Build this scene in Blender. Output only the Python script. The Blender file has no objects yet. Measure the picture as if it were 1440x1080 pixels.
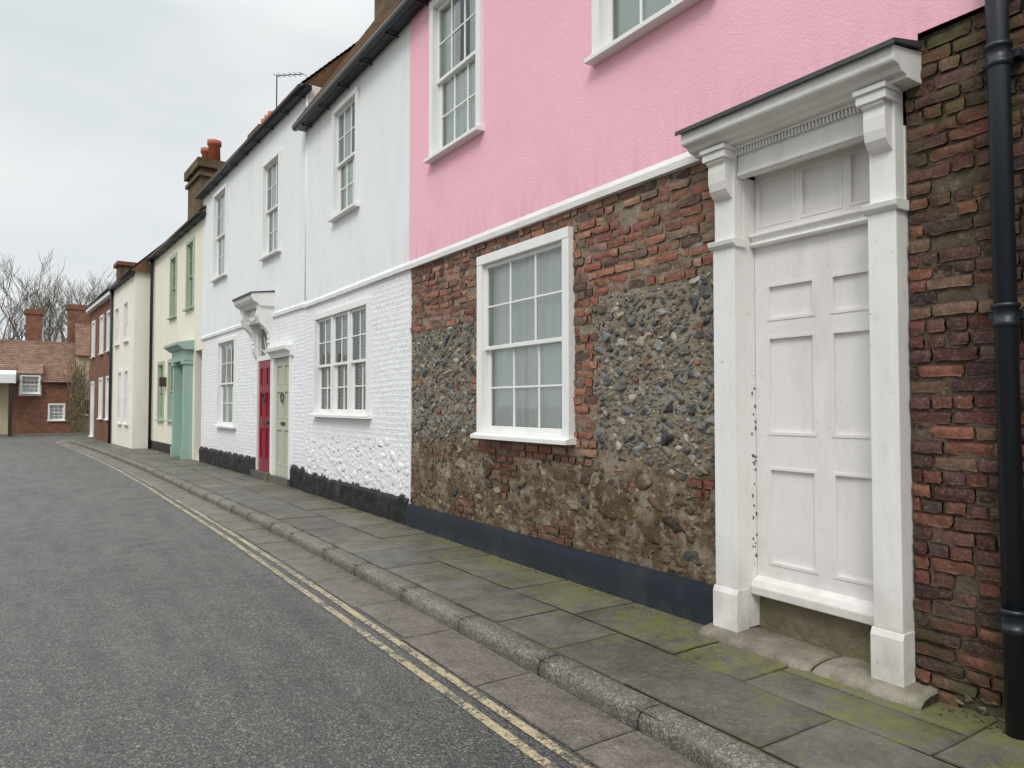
import bpy, math, random
from mathutils import Vector, noise as mn
random.seed(7)
R=random.random
def U(a,b): return a+(b-a)*random.random()
def nz(x,y,z=0): return mn.noise(Vector((x,y,z)))
scene=bpy.context.scene
# ------------------------------------------------------------------ materials
class NB:
    def __init__(s,name):
        s.m=bpy.data.materials.new(name); s.m.use_nodes=True
        s.nt=s.m.node_tree; s.p=s.nt.nodes['Principled BSDF']
        s.tc=s.nt.nodes.new('ShaderNodeTexCoord').outputs['Object']
    def n(s,t): return s.nt.nodes.new(t)
    def l(s,a,b): s.nt.links.new(a,b)
    def mapv(s,sc=(1,1,1),rot=(0,0,0)):
        m=s.n('ShaderNodeMapping'); m.inputs['Scale'].default_value=sc; m.inputs['Rotation'].default_value=rot
        s.l(s.tc,m.inputs[0]); return m.outputs[0]
    def noise(s,scale,detail=4,rough=.6,vec=None,dist=0):
        x=s.n('ShaderNodeTexNoise'); x.inputs['Scale'].default_value=scale; x.inputs['Detail'].default_value=min(detail,4)
        x.inputs['Roughness'].default_value=rough; x.inputs['Distortion'].default_value=dist
        s.l(vec or s.tc,x.inputs['Vector']); return x.outputs['Fac']
    def voro(s,scale,feature='F1',vec=None,out='Distance'):
        x=s.n('ShaderNodeTexVoronoi'); x.feature=feature; x.inputs['Scale'].default_value=scale
        s.l(vec or s.tc,x.inputs['Vector']); return x.outputs[out]
    def mr(s,v,a,b,c=0,d=1):
        x=s.n('ShaderNodeMapRange'); s.l(v,x.inputs[0])
        for i,k in enumerate((a,b,c,d)): x.inputs[i+1].default_value=k
        return x.outputs[0]
    def math(s,op,a,b):
        x=s.n('ShaderNodeMath'); x.operation=op
        for i,k in enumerate((a,b)):
            if isinstance(k,(int,float)): x.inputs[i].default_value=k
            else: s.l(k,x.inputs[i])
        return x.outputs[0]
    def mix(s,f,a,b,mode='MIX'):
        x=s.n('ShaderNodeMixRGB'); x.blend_type=mode
        for i,k in enumerate((f,a,b)):
            if isinstance(k,(int,float)): x.inputs[i].default_value=k
            elif isinstance(k,tuple): x.inputs[i].default_value=(*k,1)
            else: s.l(k,x.inputs[i])
        return x.outputs[0]
    def xyz(s):
        x=s.n('ShaderNodeSeparateXYZ'); s.l(s.tc,x.inputs[0]); return x.outputs
    def bump(s,h,strength=.5,dist=.01,prev=None):
        x=s.n('ShaderNodeBump'); x.inputs['Strength'].default_value=strength; x.inputs['Distance'].default_value=dist
        s.l(h,x.inputs['Height'])
        if prev is not None: s.l(prev,x.inputs['Normal'])
        return x.outputs[0]
    def done(s,col=None,rough=.8,normal=None,spec=.3):
        if isinstance(col,tuple): s.p.inputs['Base Color'].default_value=(*col,1)
        elif col is not None: s.l(col,s.p.inputs['Base Color'])
        if isinstance(rough,(int,float)): s.p.inputs['Roughness'].default_value=rough
        else: s.l(rough,s.p.inputs['Roughness'])
        s.p.inputs['Specular IOR Level'].default_value=spec
        if normal is not None: s.l(normal,s.p.inputs['Normal'])
        return s.m
MAT={}
def paint(name,col,dirt=(.35,.33,.3),amt=.35,bs=60,bstr=.25,bd=.004,rough=.7,streak=True,spec=.3,basedirt=False,peel=0,bands=()):
    b=NB(name)
    v=b.mapv((2.2,2.2,.5)) if streak else b.tc
    f=b.mr(b.noise(1.3,4,.65,v),.5,.78,0,amt)
    c=b.mix(f,col,dirt)
    c=b.mix(b.mr(b.noise(.7,2),.3,.7,0,.10),c,tuple(x*.75 for x in col))
    if basedirt or bands:
        z=b.xyz()[2]
    if basedirt:
        g=b.math('MULTIPLY',b.mr(z,.1,.8,1,0),b.mr(b.noise(5,4),.35,.68,0,.85))
        c=b.mix(g,c,dirt)
        c=b.mix(b.mr(b.noise(9,4,.75,b.mapv((1.5,1.5,.6))),.54,.74,0,.22),c,dirt)
    for (z0,z1,amt2,colr) in bands:
        g=b.math('MULTIPLY',b.mr(z,z0,z1,0,1),b.mr(b.noise(6,4,.65,b.mapv((2,2,.35))),.42,.68,0,amt2)); c=b.mix(g,c,colr)
    if peel>0:
        pf=b.mr(b.noise(38,4,.7),.65,.69,0,peel)
        pm=b.mr(b.noise(3.5,3),.45,.65,0.15,1)
        c=b.mix(b.math('MULTIPLY',pf,pm),c,(.16,.13,.10))
    nrm=b.bump(b.noise(bs,3,.65),bstr,bd)
    if bstr>=.5: nrm=b.bump(b.noise(3,2),.25,.02,nrm)
    MAT[name]=b.done(c,rough,nrm,spec); return MAT[name]
paint('pink_render',(.915,.50,.59),(.80,.43,.50),.4,55,.75,.005,.85,streak=False,bands=[(3.9,3.42,.4,(.60,.35,.38))])
paint('white_render',(.82,.84,.85),(.58,.58,.55),.28,40,.5,.004,.8,bands=[(3.8,3.42,.35,(.55,.55,.5))])
paint('cream_render',(.82,.78,.66),(.55,.5,.38),.3,40,.35,.004,.8)
paint('offwhite_render',(.84,.80,.71),(.5,.46,.38),.3,40,.35,.004,.8)
paint('white_paint',(.82,.82,.80),(.45,.43,.38),.25,70,.15,.002,.45,spec=.4)
paint('old_white_paint',(.80,.785,.76),(.46,.42,.36),.4,60,.3,.003,.5,spec=.35,basedirt=True,peel=.85)
paint('old_door_paint',(.77,.745,.73),(.46,.42,.38),.4,70,.3,.003,.55,spec=.35,basedirt=True,peel=.65)
paint('navy_paint',(.018,.026,.038),(.09,.09,.09),.35,50,.3,.003,.5,spec=.4,bands=[(.22,.1,.5,(.08,.08,.06))])
paint('black_pipe',(.010,.014,.022),(.05,.05,.05),.3,60,.15,.002,.4,spec=.5)
paint('black_tar',(.012,.012,.013),(.10,.10,.10),.5,25,.9,.012,.5,spec=.4)
paint('red_door',(.25,.008,.03),(.2,.01,.02),.2,50,.1,.002,.3,spec=.5)
paint('sage_paint',(.47,.48,.38),(.3,.3,.22),.2,50,.1,.002,.45)
paint('green_paint',(.33,.47,.40),(.25,.33,.28),.3,50,.1,.002,.5)
paint('sage_frame',(.40,.47,.35),(.3,.33,.25),.2,50,.1,.002,.5)
paint('room_plaster',(.5,.5,.48),(.3,.3,.3),.1)
paint('dark_wood',(.04,.03,.025),(.02,.02,.02),.3)
paint('lead',(.05,.055,.06),(.10,.11,.08),.5,30,.4,.004,.6)
paint('brass',(.06,.05,.04),(.05,.04,.03),.1,rough=.35)
paint('terracotta',(.42,.13,.07),(.2,.1,.07),.5)
paint('tan_render',(.50,.42,.28),(.3,.25,.17),.5)
def white_brick():
    b=NB('white_brick_paint')
    z=b.xyz()[2]
    f=b.mr(b.noise(6,4,.7),.58,.8,0,.35)
    c=b.mix(f,(.82,.83,.84),(.5,.48,.45))
    g=b.math('MULTIPLY',b.mr(z,.4,.9,1,0),b.mr(b.noise(14,4),.45,.7,0,.45))
    c=b.mix(g,c,(.33,.31,.28))
    n1=b.bump(b.noise(30,3,.65),.25,.005); n1=b.bump(b.noise(8,3),.25,.015,n1)
    MAT['white_brick_paint']=b.done(c,.75,n1)
white_brick()
def vcol(name,moss=None,bumpd=.006,scale=1,soot=.6,rough=.9,pale=None,palec=(.36,.32,.27)):
    b=NB(name)
    a=b.n('ShaderNodeAttribute'); a.attribute_name='Col'
    c=a.outputs['Color']
    n1=b.noise(22*scale,4,.7)
    c=b.mix(b.mr(n1,.38,.7,0,soot),c,b.mix(.7,c,(.02,.015,.012)))
    n2=b.noise(60*scale,3,.7)
    c=b.mix(b.mr(n2,.52,.72,0,.45),c,b.mix(.5,c,(.55,.42,.32)))
    if pale: 
        c=b.mix(b.mr(b.noise(9,4,.75),.54,.68,0,pale),c,palec)
    if moss:
        z=b.xyz()[2]
        for (z0,z1,amt,colr) in moss:
            g=b.math('MULTIPLY',b.mr(z,z0,z1,0,1),b.mr(b.noise(5,4,.7),.40,.6,0,amt))
            c=b.mix(g,c,colr)
    nn=b.bump(b.noise(45*scale,4,.75),1.0,bumpd); nn=b.bump(b.noise(150*scale,1,.6),.6,bumpd*.4,nn)
    MAT[name]=b.done(c,rough,nn,.2)
vcol('old_brick',moss=[(.95,.4,.6,(.06,.045,.03))],pale=.5,palec=(.33,.27,.21),bumpd=.008)
vcol('wall_brick',moss=[(1.0,.2,.8,(.06,.065,.028)),(2.0,3.4,.85,(.10,.092,.04))],soot=.8,pale=.3,palec=(.18,.135,.11),bumpd=.008)
vcol('flint',bumpd=.004,scale=1.4,soot=.3,rough=.4,pale=.4,palec=(.38,.35,.29))
vcol('rubble_stone',moss=[(.8,.4,.65,(.07,.05,.03))],bumpd=.016,scale=.9,soot=.85,rough=.9,pale=.7,palec=(.42,.33,.21))
def mortar(name,c1,c2,c3,moss=None):
    b=NB(name)
    c=b.mix(b.mr(b.noise(5,4,.7),.35,.65),c1,c2)
    if moss:
        z=b.xyz()[2]
        for (z0,z1,amt,colr) in moss:
            g=b.math('MULTIPLY',b.mr(z,z0,z1,0,1),b.mr(b.noise(4,4,.7),.38,.56,0,amt)); c=b.mix(g,c,colr)
    c=b.mix(b.mr(b.noise(15,4,.75),.54,.68,0,.7),c,c3)
    nn=b.bump(b.noise(40,4,.75),1,.014); nn=b.bump(b.noise(160,2),.6,.003,nn)
    MAT[name]=b.done(c,.95,nn,.15)
mortar('flint_mortar',(.32,.275,.21),(.21,.17,.12),(.45,.39,.30),[(1.4,1.05,.95,(.115,.075,.04))])
mortar('wall_mortar',(.16,.125,.09),(.09,.07,.05),(.24,.20,.15),[(2.2,3.4,.7,(.09,.085,.035)),(.7,.15,.8,(.08,.08,.03))])
def brick_shader(name,c1,c2,mort,sx=1,dark=.4,bw=.225,rh=.075,ms=.009):
    b=NB(name); x=b.xyz()
    cv=b.n('ShaderNodeCombineXYZ'); b.l(b.math('ADD',x[0],x[1]) if sx else x[0],cv.inputs[0]); b.l(x[2],cv.inputs[1])
    t=b.n('ShaderNodeTexBrick'); b.l(cv.outputs[0],t.inputs['Vector'])
    t.inputs['Scale'].default_value=1; t.inputs['Brick Width'].default_value=bw; t.inputs['Row Height'].default_value=rh
    t.inputs['Mortar Size'].default_value=ms; t.inputs['Mortar Smooth'].default_value=.3
    t.inputs['Color1'].default_value=(*c1,1); t.inputs['Color2'].default_value=(*c2,1); t.inputs['Mortar'].default_value=(*mort,1)
    c=b.mix(b.mr(b.noise(2.5,4,.7),.4,.7,0,dark),t.outputs['Color'],(.05,.035,.025))
    nn=b.bump(t.outputs['Fac'],-.5,.01)
    MAT[name]=b.done(c,.9,nn,.2)
brick_shader('far_brick',(.26,.09,.055),(.17,.06,.042),(.22,.18,.14),dark=.55)
brick_shader('orange_brick',(.29,.105,.06),(.18,.068,.045),(.24,.19,.14),dark=.5)
brick_shader('chimney_brick',(.20,.14,.075),(.11,.075,.045),(.14,.12,.08),dark=.75)
brick_shader('red_roof_tiles',(.36,.22,.155),(.23,.14,.10),(.10,.07,.055),sx=0,dark=.45,bw=.2,rh=.11,ms=.014)
def tiles(name,c1,c2,moss):
    b=NB(name); 
    c=b.mix(b.mr(b.noise(9,4,.7),.35,.65),c1,c2)
    c=b.mix(b.mr(b.noise(1.6,4,.7),.45,.65,0,.7),c,moss)
    MAT[name]=b.done(c,.9,b.bump(b.noise(25,3),.8,.012),.2)
tiles('roof_tiles',(.20,.11,.06),(.12,.07,.045),(.12,.10,.04))
def asphalt(name,base=.102,lines=False):
    b=NB(name)
    v=b.voro(70); v2=b.voro(110,out='Color')
    c=b.mix(b.mr(b.noise(45,4,.8),.35,.65),(base*.45,base*.45,base*.44),(base*1.4,base*1.38,base*1.29))
    sp=b.n('ShaderNodeSeparateXYZ'); b.l(v2,sp.inputs[0])
    c=b.mix(b.mr(sp.outputs[0],.74,.9,0,.75),c,(.34,.33,.30))
    c=b.mix(b.mr(sp.outputs[1],.7,.9,0,.75),c,(.022,.022,.023))
    c=b.mix(b.mr(b.noise(.55,4,.6),.35,.65,0,.35),c,(base*1.6,base*1.56,base*1.46))
    c=b.mix(b.mr(b.noise(1.7,4,.7,b.mapv((3,.35,1))),.42,.72,0,.5),c,(base*.4,)*3)
    c=b.mix(b.mr(b.noise(4.5,4,.75),.54,.70,0,.45),c,(base*.4,)*3)
    nn=b.bump(v,1,.010); nn=b.bump(b.noise(45,4,.8),1,.010,nn)
    if lines:
        w=b.mr(b.math('ADD',b.noise(20,4,.8),b.math('MULTIPLY',b.noise(2.2,4),.5)),.72,.82,0,.9)
        yel=b.mix(b.mr(b.noise(9,4),.3,.7),(.60,.50,.31),(.44,.37,.24))
        c=b.mix(w,yel,c)
    MAT[name]=b.done(c,b.mr(b.noise(3,4,.7),.35,.65,.32,.65),nn,.5)
asphalt('asphalt'); asphalt('yellow_line_paint',lines=True)
def stone(name,moss,mcol=(.085,.10,.03),speck=0,bd=.008,rough=.75,wallmoss=False):
    b=NB(name); a=b.n('ShaderNodeAttribute'); a.attribute_name='Col'; c=a.outputs['Color']
    c=b.mix(b.mr(b.noise(3.5,4,.75),.38,.62,0,.75),c,b.mix(.65,c,(.035,.03,.025)))
    c=b.mix(b.mr(b.noise(30,4,.75),.5,.72,0,.4),c,b.mix(.5,c,(.45,.42,.36)))
    if speck:
        v=b.voro(130,out='Color'); sp=b.n('ShaderNodeSeparateXYZ'); b.l(v,sp.inputs[0])
        c=b.mix(b.mr(sp.outputs[0],.6,.9,0,speck),c,(.40,.37,.33)); c=b.mix(b.mr(sp.outputs[1],.65,.9,0,speck),c,(.035,.035,.035))
    if wallmoss:
        x=b.xyz(); k=b.math('ADD',b.noise(2.2,4,.85),b.mr(x[0],2.7,3.8,-.11,.12))
        k=b.math('ADD',k,b.mr(x[1],1.5,8,.055,-.07)); f=b.mr(k,.49,.62,0,moss)
        c=b.mix(b.mr(b.noise(11,3,.7),.35,.6,.25,1),c,b.mix(f,c,mcol))
    else: c=b.mix(b.mr(b.noise(2.3,4,.8),.52,.66,0,moss),c,mcol)
    c=b.mix(b.math('MULTIPLY',b.mr(b.noise(26,2,.5),.70,.74,0,.5),b.mr(b.noise(2.1,2),.5,.6)),c,(.42,.42,.38))
    nn=b.bump(b.noise(14,4,.7),.8,bd*2); nn=b.bump(b.noise(90,3,.7),.7,bd*.4,nn)
    MAT[name]=b.done(c,b.mr(b.noise(4,4),.3,.7,rough-.3,rough+.1),nn,.45)
stone('flagstone',.9,mcol=(.15,.148,.042),wallmoss=True,bd=.004,rough=.64)
stone('granite_kerb',.35,mcol=(.09,.09,.04),speck=.6,bd=.006,rough=.66)
stone('gutter_stone',.45,(.07,.065,.05),speck=.3,bd=.008,rough=.66)
stone('step_stone',.8,(.14,.135,.06),bd=.01)
def joint():
    b=NB('joint_moss'); c=b.mix(b.mr(b.noise(6,4,.7),.4,.6),(.05,.04,.03),(.095,.10,.03)); MAT['joint_moss']=b.done(c,.95,b.bump(b.noise(60,4),1,.01))
joint()
def ground():
    b=NB('ground_soil'); c=b.mix(b.mr(b.noise(.3,4,.7),.4,.6),(.06,.075,.03),(.10,.085,.05)); MAT['ground_soil']=b.done(c,.95,b.bump(b.noise(3,3),.6,.05))
ground()
def glass():
    m=bpy.data.materials.new('window_glass'); m.use_nodes=True; nt=m.node_tree; nt.nodes.clear()
    o=nt.nodes.new('ShaderNodeOutputMaterial'); mx=nt.nodes.new('ShaderNodeMixShader'); t=nt.nodes.new('ShaderNodeBsdfTransparent'); g=nt.nodes.new('ShaderNodeBsdfGlossy')
    fr=nt.nodes.new('ShaderNodeFresnel'); fr.inputs[0].default_value=1.5
    t.inputs[0].default_value=(.97,1,.99,1); g.inputs['Roughness'].default_value=.02; g.inputs[0].default_value=(.9,.95,1,1)
    tc=nt.nodes.new('ShaderNodeTexCoord'); n=nt.nodes.new('ShaderNodeTexNoise'); n.inputs['Scale'].default_value=3; bp=nt.nodes.new('ShaderNodeBump'); bp.inputs['Strength'].default_value=.15; bp.inputs['Distance'].default_value=.02
    L=nt.links.new; L(tc.outputs['Object'],n.inputs['Vector']); L(n.outputs['Fac'],bp.inputs['Height']); L(bp.outputs[0],g.inputs['Normal'])
    L(fr.outputs[0],mx.inputs[0]); L(t.outputs[0],mx.inputs[1]); L(g.outputs[0],mx.inputs[2]); L(mx.outputs[0],o.inputs[0])
    MAT['window_glass']=m
glass()
b=NB('curtain'); MAT['curtain']=b.done(b.mix(b.mr(b.noise(30,2,.6,b.mapv((4,4,.2))),.3,.7,0,.3),(.95,.96,.92),(.86,.88,.82)),.95)
b=NB('bark'); MAT['bark']=b.done(b.mix(b.noise(3,2),(.20,.165,.13),(.11,.095,.075)),.95)
b=NB('creeper'); MAT['creeper']=b.done(b.mix(b.mr(b.noise(6,3),.4,.6),(.22,.17,.10),(.13,.11,.06)),.95)
b=NB('litter'); MAT['litter']=b.done(b.mix(b.noise(9,3),(.12,.08,.04),(.06,.05,.03)),.95)
# ------------------------------------------------------------------ geometry helpers
class Fr:
    def __init__(s,x,y,h):
        s.x,s.y=x,y; h=math.radians(h); s.t=(-math.sin(h),math.cos(h)); s.n=(-math.cos(h),-math.sin(h))
    def __call__(s,a,d,z): return (s.x+a*s.t[0]+d*s.n[0], s.y+a*s.t[1]+d*s.n[1], z)
class MB:
    def __init__(s): s.v=[];s.f=[];s.c=[]
    def add(s,vs,fs,col=None):
        o=len(s.v); s.v+=vs; s.f+=[tuple(i+o for i in f) for f in fs]; s.c+=[col or (1,1,1)]*len(vs)
def box(mb,fr,s0,s1,d0,d1,z0,z1,col=None):
    vs=[fr(a,d,z) for z in (z0,z1) for d in (d0,d1) for a in (s0,s1)]
    mb.add(vs,[(0,1,3,2),(4,6,7,5),(0,4,5,1),(2,3,7,6),(0,2,6,4),(1,5,7,3)],col)
def prof(mb,fr,s0,s1,pts,col=None):
    n=len(pts); vs=[fr(s0,d,z) for d,z in pts]+[fr(s1,d,z) for d,z in pts]
    fs=[(i,(i+1)%n,n+(i+1)%n,n+i) for i in range(n)]+[tuple(range(n))[::-1],tuple(range(n,2*n))]
    mb.add(vs,fs,col)
def quad(mb,*p,col=None): mb.add(list(p),[(0,1,2,3)],col)
def facade(mb,fr,s0,s1,z0,z1,ops,d=0,reveal=.16,step=None):
    xs={s0,s1}; zs={z0,z1}
    for o in ops:
        for k in o[:2]: xs.add(min(max(k,s0),s1))
        for k in o[2:4]: zs.add(min(max(k,z0),z1))
    xs=sorted(xs); zs=sorted(zs)
    for i in range(len(xs)-1):
        for j in range(len(zs)-1):
            cx=(xs[i]+xs[i+1])/2; cz=(zs[j]+zs[j+1])/2
            if any(o[0]<cx<o[1] and o[2]<cz<o[3] for o in ops): continue
            quad(mb,fr(xs[i],d,zs[j]),fr(xs[i],d,zs[j+1]),fr(xs[i+1],d,zs[j+1]),fr(xs[i+1],d,zs[j]))
    for o in ops:
        a,b_,c,e=max(o[0],s0),min(o[1],s1),max(o[2],z0),min(o[3],z1)
        if b_<=a or e<=c: continue
        q=d-reveal
        quad(mb,fr(a,d,c),fr(a,q,c),fr(a,q,e),fr(a,d,e)); quad(mb,fr(b_,d,c),fr(b_,q,c),fr(b_,q,e),fr(b_,d,e))
        if o[2]>z0: quad(mb,fr(a,d,c),fr(a,q,c),fr(b_,q,c),fr(b_,d,c))
        if o[3]<z1: quad(mb,fr(a,d,e),fr(a,q,e),fr(b_,q,e),fr(b_,d,e))
    if reveal>.05:
        for a in (s0,s1): quad(mb,fr(a,d,z0),fr(a,d-.62,z0),fr(a,d-.62,z1),fr(a,d,z1))
def tube(mb,pts,rs,n=8,col=None,cap=True):
    o=[];k=len(pts)
    for i,p in enumerate(pts):
        p=Vector(p); a=Vector(pts[min(i+1,k-1)])-Vector(pts[max(i-1,0)])
        if a.length<1e-6:a=Vector((0,0,1))
        a.normalize(); u=a.cross(Vector((0,0,1)) if abs(a.z)<.9 else Vector((1,0,0))).normalized(); w=a.cross(u)
        r=rs[i] if isinstance(rs,(list,tuple)) else rs
        o+=[tuple(p+u*(r*math.cos(2*math.pi*j/n))+w*(r*math.sin(2*math.pi*j/n))) for j in range(n)]
    fs=[(i*n+j,i*n+(j+1)%n,(i+1)*n+(j+1)%n,(i+1)*n+j) for i in range(k-1) for j in range(n)]
    if cap: fs+=[tuple(range(n))[::-1],tuple(range((k-1)*n,k*n))]
    mb.add(o,fs,col)
def gridp(mb,fr,s0,s1,z0,z1,res,fn,mask=None,col=None):
    ns=max(2,int((s1-s0)/res)); nzz=max(2,int((z1-z0)/res))
    vs=[];
    for j in range(nzz+1):
        z=z0+(z1-z0)*j/nzz
        for i in range(ns+1):
            s=s0+(s1-s0)*i/ns; vs.append(fr(s,fn(s,z),z))
    fs=[]
    for j in range(nzz):
        for i in range(ns):
            if mask and not mask(s0+(s1-s0)*(i+.5)/ns,z0+(z1-z0)*(j+.5)/nzz): continue
            fs.append((j*(ns+1)+i,j*(ns+1)+i+1,(j+1)*(ns+1)+i+1,(j+1)*(ns+1)+i))
    mb.add(vs,fs,col)
def onebrick(mb,fr,s0,s1,z0,z1,front,back,rough,col,fn=None):
    us=[0,.05,.28,.5,.74,.95,1]; vsn=[0,.16,.5,.84,1]; n=len(us); m=len(vsn)
    o=[];sd=U(0,99); tl=U(-.004,.004)*rough*100; tz=U(-.003,.003)*rough*100
    cr=[U(0,.016)*(1 if R()<.6 else 2) for _ in range(4)]
    for j,v in enumerate(vsn):
        for i,u in enumerate(us):
            e=(i in(0,n-1))+(j in(0,m-1))
            d=front+nz(u*2.2+sd,v*1.4,sd)*rough*1.3+nz(u*6+sd,v*3,sd+5)*rough*.5-[0,.004,.009][e]+tl*(u-.5)+tz*(v-.5)
            ss=s0+(s1-s0)*u; zz=z0+(z1-z0)*v
            if e: ss+=nz(ss*30,zz*30,1)*rough*.9; zz+=nz(ss*30,zz*30,5)*rough*.9
            if e==2:
                k=cr[(i>0)*2+(j>0)]; ss+=k*(.5 if i==0 else -.5); zz+=k*(.4 if j==0 else -.4)
            if fn: d+=fn(ss,zz)
            o.append(fr(ss,d,zz))
    ring=[i for i in range(n)]+[j*n+n-1 for j in range(1,m)]+[(m-1)*n+i for i in range(n-2,-1,-1)]+[j*n for j in range(m-2,0,-1)]
    fs=[(j*n+i,j*n+i+1,(j+1)*n+i+1,(j+1)*n+i) for j in range(m-1) for i in range(n-1)]
    base=len(o)
    for r in ring:
        j,i=divmod(r,n); o.append(fr(s0+(s1-s0)*us[i],back,z0+(z1-z0)*vsn[j]))
    k=len(ring)
    fs+=[(ring[q],ring[(q+1)%k],base+(q+1)%k,base+q) for q in range(k)]
    mb.add(o,fs,col)
def bricks(mb,fr,z0,z1,ivals,front=0,back=-.05,rough=.006,L=.215,H=.064,jt=.012,colfn=None,wave=.01,fn=None,skip=0):
    z=z0; row=0
    while z+H*.6<z1:
        h=H*U(.93,1.07)
        for (a,b_) in ivals(z+h/2):
            s=a
            first=True
            while s<b_-.02:
                l=L if (R()<.55) else L*.5
                if first: l*= (1 if row%2 else .5) ; first=False
                l*=U(.90,1.08)
                e=min(s+l,b_)
                if b_-e<.04: e=b_
                if R()>=skip:
                    w=wave*nz(s*.9,z*1.5,3)+U(-.003,.003); w2=U(-.003,.003)
                    onebrick(mb,fr,s+jt*.5,e-jt*.5,z+w,z+h+w+w2,front+U(-.004,.006)*(rough/.006),back,rough,colfn(s,z) if colfn else None,fn)
                s=e
        z+=h+jt; row+=1
import bmesh
def _ico(sub):
    bm=bmesh.new(); bmesh.ops.create_icosphere(bm,subdivisions=sub,radius=1); v=[tuple(x.co) for x in bm.verts]; f=[tuple(q.index for q in x.verts) for x in bm.faces]; bm.free(); return v,f
ICO=_ico(2); ICO1=_ico(1); ICO3=_ico(3)
def pebble(mb,fr,s,z,a,b_,t,d,col,ang=0,rough=.25,ico=None,cuts=0):
    V,F=ico or ICO; sd=U(0,99); ca,sa=math.cos(ang),math.sin(ang); o=[]
    pl=[]
    for _ in range(cuts):
        th=U(0,6.283); e=U(-.2,.9); c=math.sqrt(1-e*e); pl.append((c*math.cos(th),c*math.sin(th),e,U(.5,.85)))
    if cuts: pl.append((U(-.3,.3),U(-.3,.3),.93,U(.45,.7)))
    for (x,y,q) in V:
        for (nx,ny,nq,h) in pl:
            k=x*nx+y*ny+q*nq-h
            if k>0: x-=nx*k; y-=ny*k; q-=nq*k
        k=1+rough*nz(x*1.2+sd,y*1.2,q*1.2+sd)*1.6
        X,Y=x*a*k,y*b_*k
        o.append(fr(s+X*ca-Y*sa,d+q*t*k,z+X*sa+Y*ca))
    mb.add(o,F,col)
class House:
    def __init__(s,name): s.name=name; s.parts={}
    def __getitem__(s,k):
        if k not in s.parts: s.parts[k]=MB()
        return s.parts[k]
    def finish(s,bevel={}):
        e=bpy.data.objects.new(s.name,None); scene.collection.objects.link(e)
        for k,mb in s.parts.items():
            mk=k.split('|')[0]; pn=k.split('|')[-1]
            ob=mkobj(pn.replace('_smooth',''),mb,mk,smooth=('smooth' in pn))
            ob.parent=e
            if pn in bevel:
                m=ob.modifiers.new('b','BEVEL'); m.width=bevel[pn]; m.segments=2; m.limit_method='ANGLE'
        return e
def mkobj(name,mb,mat,smooth=False):
    me=bpy.data.meshes.new(name); me.from_pydata(mb.v,[],mb.f); me.update()
    ca=me.color_attributes.new('Col','FLOAT_COLOR','POINT')
    flat=[]
    for c in mb.c: flat+=[c[0],c[1],c[2],1]
    ca.data.foreach_set('color',flat)
    if smooth: me.polygons.foreach_set('use_smooth',[True]*len(me.polygons))
    me.materials.append(MAT[mat])
    ob=bpy.data.objects.new(name,me); scene.collection.objects.link(ob); return ob
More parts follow.
